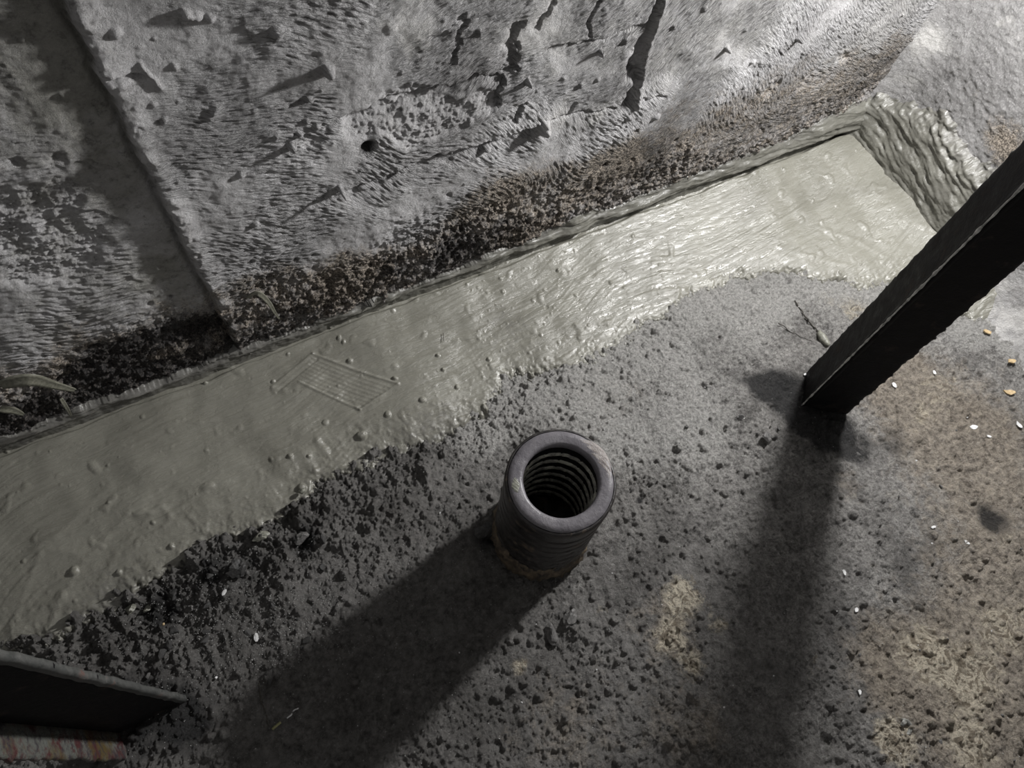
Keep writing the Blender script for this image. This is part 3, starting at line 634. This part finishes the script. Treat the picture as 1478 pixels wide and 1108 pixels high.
# weld-like bead of scale down the ridge
zs = np.arange(0.0, 1.24, 0.004); jit = fbm(zs, zs*0, 60, 3, 300)*0.0010
o = bm_obj('ridge_scale', tube([(-0.0014+jit[i]*0.4, jit[i]*0.6, z) for i, z in enumerate(zs)], [0.0009+0.0014*max(0, float(perlin(np.array([z*120.0]), np.array([0.5]), 4)[0])) for z in zs], 6), M_scale, rb)
tag(o, 'crusted scale along the ridge, its glints painted pale')
lb, parts = angle_bar((-0.322, 0.200), (-0.243, 0.200), (-0.322, 0.165), -0.012, 1.25, 0.006, (M_black, M_paint), 8, ('flange', 'flange'))
parts[1]['label'] = 'flange with rust red, ochre and whitish paint remnants'
tag(lb, 'black steel angle bar with flaked paint, rising past the wide end of the cement band', 'steel bar', 'steel angle bars')
bm = bmesh.new(); zs = np.arange(-0.01, 1.24, 0.005); rows = []
for i, z in enumerate(zs):
    w = 0.0006*float(perlin(np.array([z*70.0]), np.array([2.5]), 9)[0]); rows.append([bm.verts.new((0.081+w+dx, dy+w, z)) for dx, dy in ((-0.006, 0.0004), (0.0012, 0.0003), (0.0014, -0.003), (0.0010, -0.0062), (-0.006, -0.0064))])
for a, b in zip(rows, rows[1:]):
    for j in range(5): bm.faces.new((a[j], a[(j+1) % 5], b[(j+1) % 5], b[j]))
bm.faces.new(rows[0]); bm.faces.new(rows[-1][::-1])
tag(bm_obj('edge_scale', bm, M_edge, lb), 'greyish scaled edge of the flange')

# ------------------------------------------------------------------ loose things
def place(o, px, py, dz=0.0, rz=0.0):
    x, y = F(px, py); z = floor_z(x, y); x, y = F(px, py, z); o.location = (x, y, z+dz); o.rotation_euler = (0, 0, rz); return o
used = {}
def thing(name, bm, mat, px, py, label, cat, group=None, dz=0.0, rz=0.0, smooth=False):
    o = bm_obj(name, bm, mat, None, smooth); place(o, px, py, dz, rz); tag(o, label, cat, group); return o
thing('stone', rock(0.0145, 5, 0.45, 0.15, 3), M_stone, 795, 915, 'flat dark stone lying below the shadow side of the sleeve, largest loose stone', 'stone', dz=0.004, rz=0.9)
thing('stone', rock(0.012, 6, 0.6, 0.3, 3), M_stone, 822, 893, 'lumpy dark stone touching the flat stone below the sleeve', 'stone', dz=0.003)
thing('curled_flake', chip(0.017, 0.010, 0.002, 8, 0.8), M_crumb, 700, 766, 'curled black flake lying against the left side of the sleeve foot', 'flake', dz=0.001, rz=0.3)
thing('cement_lump', rock(0.009, 9, 0.7, 0.3, 3), M_cblob, 190, 879, 'pale rounded cement lump in the hollow by the wide end of the cement band', 'lump', dz=0.004)
thing('cement_lump', rock(0.006, 10, 0.6, 0.3, 3), M_cblob, 214, 878, 'small cement lump right of the larger pale lump in the hollow', 'lump', dz=0.003)
thing('cement_lump', rock(0.009, 12, 0.6, 0.3, 3), M_stone, 435, 778, 'grey crumb of cement under the ragged band edge above the black rubble', 'lump', dz=0.004)
thing('cement_lump', rock(0.010, 13, 0.6, 0.3, 3), M_cblob, 377, 775, 'shiny round cement lump on the ragged lower edge of the band', 'lump', dz=0.003)
thing('cement_lump', rock(0.013, 14, 0.5, 0.35, 3), M_crumb, 345, 822, 'large black clod beneath the shiny lumps of the band edge', 'lump', dz=0.003, rz=0.4)
thing('cement_lump', rock(0.008, 15, 0.6, 0.3, 3), M_stone, 1105, 633, 'rounded grey crumb beside the soot at the right bar foot', 'lump', dz=0.003)
thing('cement_lump', rock(0.007, 16, 0.6, 0.3, 3), M_stone, 1068, 602, 'grey crumb in the dark pitted ground left of the right bar foot', 'lump', dz=0.003)
thing('pebble', rock(0.0028, 20, 0.8, 0.1, 2), M_wood, 236, 901, 'tiny tan pebble in the hollow under the cement edge', 'pebble', dz=0.001, smooth=True)
thing('pebble', rock(0.0025, 21, 0.8, 0.1, 2), M_white, 312, 978, 'tiny cream pebble on the dark floor above the left bar', 'pebble', dz=0.001, smooth=True)
thing('pebble', rock(0.0055, 22, 0.6, 0.3, 2), M_cblob, 437, 708, 'rounded pebble stuck on the lower margin of the band', 'pebble', dz=0.002, smooth=True)
# wood chips
for px, py, lx, ly, rz, lb_ in [(1455, 567, .010, .004, -.6, 'thick tan wood chip, lowest of the three near the right frame edge'), (1459, 522, .007, .004, -.3, 'tan wood chip, middle of the three near the right frame edge'),
                                (1424, 480, .007, .0035, -.9, 'curved tan wood chip, topmost of the three right of the bar')]:
    thing('wood_chip', chip(lx, ly, 0.0022, int(px)), M_wood, px, py, lb_, 'wood chip', 'wood chips right of the bar', dz=0.001, rz=rz)
for px, py, l, lb_ in [(1404, 617, .0075, 'largest white flake on the brown floor right of the bar'), (1290, 556, .006, 'white flake just below the right bar'), (1348, 538, .005, 'small white flake on the brown floor below the bar, higher one'),
                       (1470, 614, .007, 'long white flake at the right frame edge'), (1426, 630, .004, 'small white flake right of the largest white flake'), (1162, 541, .004, 'white speck beside the foot of the right bar'),
                       (1218, 826, .005, 'white flake on the grey floor in the middle right'), (1235, 880, .005, 'pale flake below the grey smear in the middle right'), (324, 855, .005, 'bluish white sliver in the black rubble'),
                       (1394, 783, .005, 'upright white sliver in the lower right'), (1346, 761, .004, 'small white sliver near the dark hollow'), (370, 920, .006, 'long white flake among the black rubble'), (1240, 998, .004, 'cream flake above the pale patch')]:
    thing('white_flake', chip(l*0.85, l*0.5, 0.0013, int(px+py)), M_white, px, py, lb_, 'flake', 'white flakes on the floor', dz=0.001, rz=px*0.7)
# twigs and slivers
def floor_path(pts, lift=0.001):
    P = []
    for (a, b) in zip(pts, pts[1:]):
        for t in np.linspace(0, 1, 7)[:-1]: P.append((a[0]+(b[0]-a[0])*t, a[1]+(b[1]-a[1])*t))
    P.append(pts[-1]); out = []
    for p in P:
        x, y = F(*p); z = floor_z(x, y)+lift; x, y = F(*p, z); out.append((x, y, z))
    zz = [p[2] for p in out]; zz = [np.mean(zz[max(0, i-3):i+4]) for i in range(len(zz))]
    return [(p[0], p[1], max(z, p[2]-0.0008)) for p, z in zip(out, zz)]
def strand(name, pts, r, mat, label, cat, taper=False, group=None):
    P = floor_path(pts, r*0.9); c = Vector(P[0]); n = len(P); rad = [r*(1-0.6*i/n) if taper else r for i in range(n)]
    o = bm_obj(name, tube([Vector(p)-c for p in P], rad, 7), mat); o.location = c; tag(o, label, cat, group); return o
root = empty('twig', (*F(1180, 480), 0)); tag(root, 'thin dark stalk ending in a smooth grey cement blob left of the bar', 'twig')
P = floor_path([(1147, 434), (1158, 450), (1168, 464), (1180, 478)], 0.0015); r0 = Vector(root.location)
bm_obj('stalk', tube([Vector(p)-r0 for p in P], 0.0011, 7), M_twig, root)
P = floor_path([(1181, 478), (1186, 485), (1190, 492), (1197, 498)], 0.004)
bm_obj('blob', tube([Vector(p)-r0 for p in P], [max(0.0012, 0.0062*math.sin(PI*(0.10+0.82*i/(len(P)-1)))**0.7) for i in range(len(P))], 12), M_cblob, root)
strand('twig', [(1124, 466), (1140, 478), (1158, 487), (1172, 492)], 0.0008, M_twig, 'bent hair-thin dark twig left of the cement blob', 'twig', True)
strand('straw_sliver', [(393, 1052), (405, 1042)], 0.0016, M_green, 'short yellow green sliver in the dark lower left', 'sliver')
strand('thread_scrap', [(414, 1036), (420, 1032), (424, 1025), (430, 1022)], 0.0009, M_white, 'curled pale thread scrap beside the green sliver', 'thread')
strand('twig', [(374, 985), (376, 1010), (384, 1030), (388, 1048)], 0.0007, M_twig, 'hair-thin dark twig lying above the green sliver', 'twig')
strand('wire', [(640, 480), (640, 492)], 0.0005, M_twig, 'short dark bristle in the cement', 'bristle')
# small looped steel part in the lower right
x, y = F(1303, 1050); z = floor_z(x, y); x, y = F(1303, 1050, z)
root = empty('eye_hook', (x, y, z)); tag(root, 'small worn steel eye hook on the pale patch at the lower right', 'hook')
arc = [(0.010*math.cos(a)*0.9, 0.008*math.sin(a), 0.003+0.0015*math.sin(a)) for a in np.linspace(-2.6, 1.3, 18)]
bm_obj('shank', tube(arc, [0.0014+0.0012*min(1, i/6) for i in range(18)], 8), M_steel, root)
o = bm_obj('ball_end', rock(0.0045, 31, 0.9, 0.05, 3), M_steel, root); o.location = (0.001, 0.005, 0.006)
# peeled strips at the foot of the wall
def wall_strip(pts, outs, w, label, mat=M_peel, name='peeled_strip'):
    """a curled strip standing off the wall; pts are pixels, outs are distances from the wall"""
    P = []
    for (px, py), d in zip(pts, outs): q = W(px, py, YW-d); P.append(Vector((q[0], YW-d, q[1])))
    # smooth
    Q = []
    for i in range(len(P)-1):
        p0, p1, p2, p3 = P[max(i-1, 0)], P[i], P[i+1], P[min(i+2, len(P)-1)]
        for t in np.linspace(0, 1, 8)[:-1]: Q.append(0.5*((2*p1)+(p2-p0)*t+(2*p0-5*p1+4*p2-p3)*t*t+(3*p1-p0-3*p2+p3)*t**3))
    Q.append(P[-1]); c = Q[0].copy(); bm = bmesh.new(); rows = []; n = len(Q)
    for i, p in enumerate(Q):
        t = (Q[min(i+1, n-1)]-Q[max(i-1, 0)]).normalized(); b = t.cross(Vector((0.2, -1, 0.3))).normalized(); nn = t.cross(b).normalized()
        ww = w*(math.sin(PI*(0.12+0.80*i/(n-1)))**0.6)*(1-0.5*i/n); th = 0.0009; row = []
        for s, h in ((-1, 0), (-.5, .25), (0, .35), (.5, .25), (1, 0)): row.append(bm.verts.new(p-c+b*ww*s+nn*(h*ww*0.6+th)))
        for s, h in ((1, 0), (.5, .25), (0, .35), (-.5, .25), (-1, 0)): row.append(bm.verts.new(p-c+b*ww*s+nn*(h*ww*0.6-th)))
        rows.append(row)
    for a, b in zip(rows, rows[1:]):
        for j in range(10): bm.faces.new((a[j], a[(j+1) % 10], b[(j+1) % 10], b[j]))
    bm.faces.new(rows[0]); bm.faces.new(rows[-1][::-1])
    o = bm_obj(name, bm, mat); o.location = c; tag(o, label, 'strip'); return o
wall_strip([(358, 430), (366, 424), (376, 425), (388, 437), (396, 450), (403, 460)], [.010, .018, .022, .022, .018, .010], 0.0042, 'pale curled strip peeling off the wall foot below the plaster edge')
wall_strip([(0, 556), (25, 550), (50, 549), (75, 555), (108, 563)], [.030, .034, .036, .030, .020], 0.010, 'broad dull curl of film peeling off the wall at the left frame edge')
wall_strip([(0, 590), (18, 592), (34, 598)], [.024, .024, .018], 0.006, 'small curled film below the broad peeling curl at the left frame edge')
wall_strip([(88, 575), (96, 588), (103, 600)], [.014, .018, .010], 0.003, 'narrow torn film tag on the dark wall foot right of the broad curl')

# loose crumbs and pale chips: a few kinds, copied one by one
def where(x, y):
    """a plain-words spot on the floor, from the landmarks one can find"""
    out = []
    if math.hypot(x-SX, y-SY) < 0.13: return 'close '+('behind' if y > SY+0.05 else 'left of' if x < SX else 'right of')+' the sleeve foot'
    if math.hypot(x-0.69, y-0.187) < 0.12: return 'at the right bar foot, '+('towards the cement' if y > 0.2 else 'near side')
    if math.hypot(x+0.24, y-0.19) < 0.12: return ('above the left bar foot' if y > 0.24 else 'right of the left bar foot' if x > -0.22 else 'by the left bar foot')
    if y > 0.29: return ('at the cement edge '+('at its wide left end' if x < 0.0 else 'behind the sleeve' if x < 0.35 else 'between sleeve and right bar' if x < 0.68 else 'beyond the right bar'))
    if x < 0.12 and y < 0.22: return 'about the long sleeve shadow, '+('far end' if x < -0.05 else 'near half')
    if x < 0.12: return 'between the left bar and the sleeve'
    if x < 0.36: return 'below the sleeve, '+('near the flat stone' if y > 0.0 else 'near the bottom edge')
    if x < 0.60 and y > 0.12: return 'on the floor between the sleeve and the right bar'
    if x < 0.60: return 'by the right bar shadow, '+('upper part' if y > 0.05 else 'middle part' if y > -0.08 else 'lower part')
    return 'on brown floor right of bar shadow, '+('near the pale patches' if y < -0.12 else 'near the wood chips' if x > 0.8 else 'below the bar foot')
def scatter(name, kinds, mat, n, zone, smin, smax, adj, cat, group):
    protos = []
    for k, b in enumerate(kinds):
        me = bpy.data.meshes.new(name); bmesh.ops.recalc_face_normals(b, faces=b.faces); b.to_mesh(me); b.free(); me.materials.append(mat); protos.append(me)
    i = 0; tries = 0; made = []
    while i < n and tries < 20000:
        tries += 1
        px, py = zone(); x, y = F(px, py)
        if x > XR-0.04 or y > YW-0.04 or x < -0.45 or math.hypot(x-SX, y-SY) < SR+0.012 or math.hypot(x-0.70, y-0.187) < 0.05 or (-0.34 < x < -0.22 and .15 < y < .22): continue
        ii = np.searchsorted(xs, x); jj = np.searchsorted(ys, y)
        if D0[min(ii, len(xs)-1), min(jj, len(ys)-1)] > -0.004: continue
        s = smin+(smax-smin)*RNG.random()**2.2; z = floor_z(x, y)
        o = bpy.data.objects.new(name, protos[i % len(protos)]); o.location = (x, y, z+s*0.15); o.scale = (s, s, s)
        o.rotation_euler = (RNG.uniform(-.3, .3), RNG.uniform(-.3, .3), RNG.uniform(0, 6.28)); C.objects.link(o); made.append((where(x, y), s, o)); i += 1
    for w in sorted({m[0] for m in made}):
        ms = sorted([m for m in made if m[0] == w], key=lambda m: -m[1]); k = len(ms)
        for q, m in enumerate(ms):
            pre = ('largest ' if q == 0 and k > 2 else 'second largest ' if q == 1 and k > 4 else 'third largest ' if q == 2 and k > 6 else 'smallest ' if q == k-1 and k > 3 else 'bigger ' if q < k*0.5 and k > 4 else '')
            tag(m[2], pre+adj+' '+w, cat, group)
def z_all(): return RNG.uniform(90, 1478), RNG.uniform(430, 1108)
def z_left():
    return RNG.normal(330, 120), RNG.normal(880, 60)
scatter('sooty_crumb', [rock(1, 40+k, 0.65, 0.3, 2) for k in range(5)], M_crumb, 48, z_left, 0.0025, 0.0080, 'sooty black crumb', 'crumb', 'sooty crumbs in the rubble')
scatter('grey_crumb', [rock(1, 50+k, 0.6, 0.3, 2) for k in range(5)], M_stone, 64, z_all, 0.0018, 0.0052, 'grey crumb', 'crumb', 'grey crumbs on the floor')
scatter('pale_crumb', [rock(1, 60+k, 0.5, 0.3, 1) for k in range(4)], M_white, 60, z_all, 0.0008, 0.0021, 'tiny whitish chip', 'chip', 'tiny whitish chips on the floor')
# grit nobody could count
bm = bmesh.new()
for k in range(5000):
    px, py = z_all() if k % 2 else z_left(); x, y = F(px, py)
    if x > XR-0.03 or y > YW-0.05 or x < -0.46: continue
    ii = min(np.searchsorted(xs, x), len(xs)-1); jj = min(np.searchsorted(ys, y), len(ys)-1)
    if D0[ii, jj] > -0.004: continue
    z = floor_z(x, y); s = RNG.uniform(0.0004, 0.0010); v = [bm.verts.new((x+s*math.cos(a), y+s*math.sin(a)*0.8, z+0.0002)) for a in (k, k+2.0, k+4.1)]; t = bm.verts.new((x, y, z+s*0.9))
    bm.faces.new((v[0], v[1], t)); bm.faces.new((v[1], v[2], t)); bm.faces.new((v[2], v[0], t))
o = bm_obj('grit', bm, M_grit, None, False); tag(o, 'fine glinting grit dusted over the dirty floor', 'grit', kind='stuff')
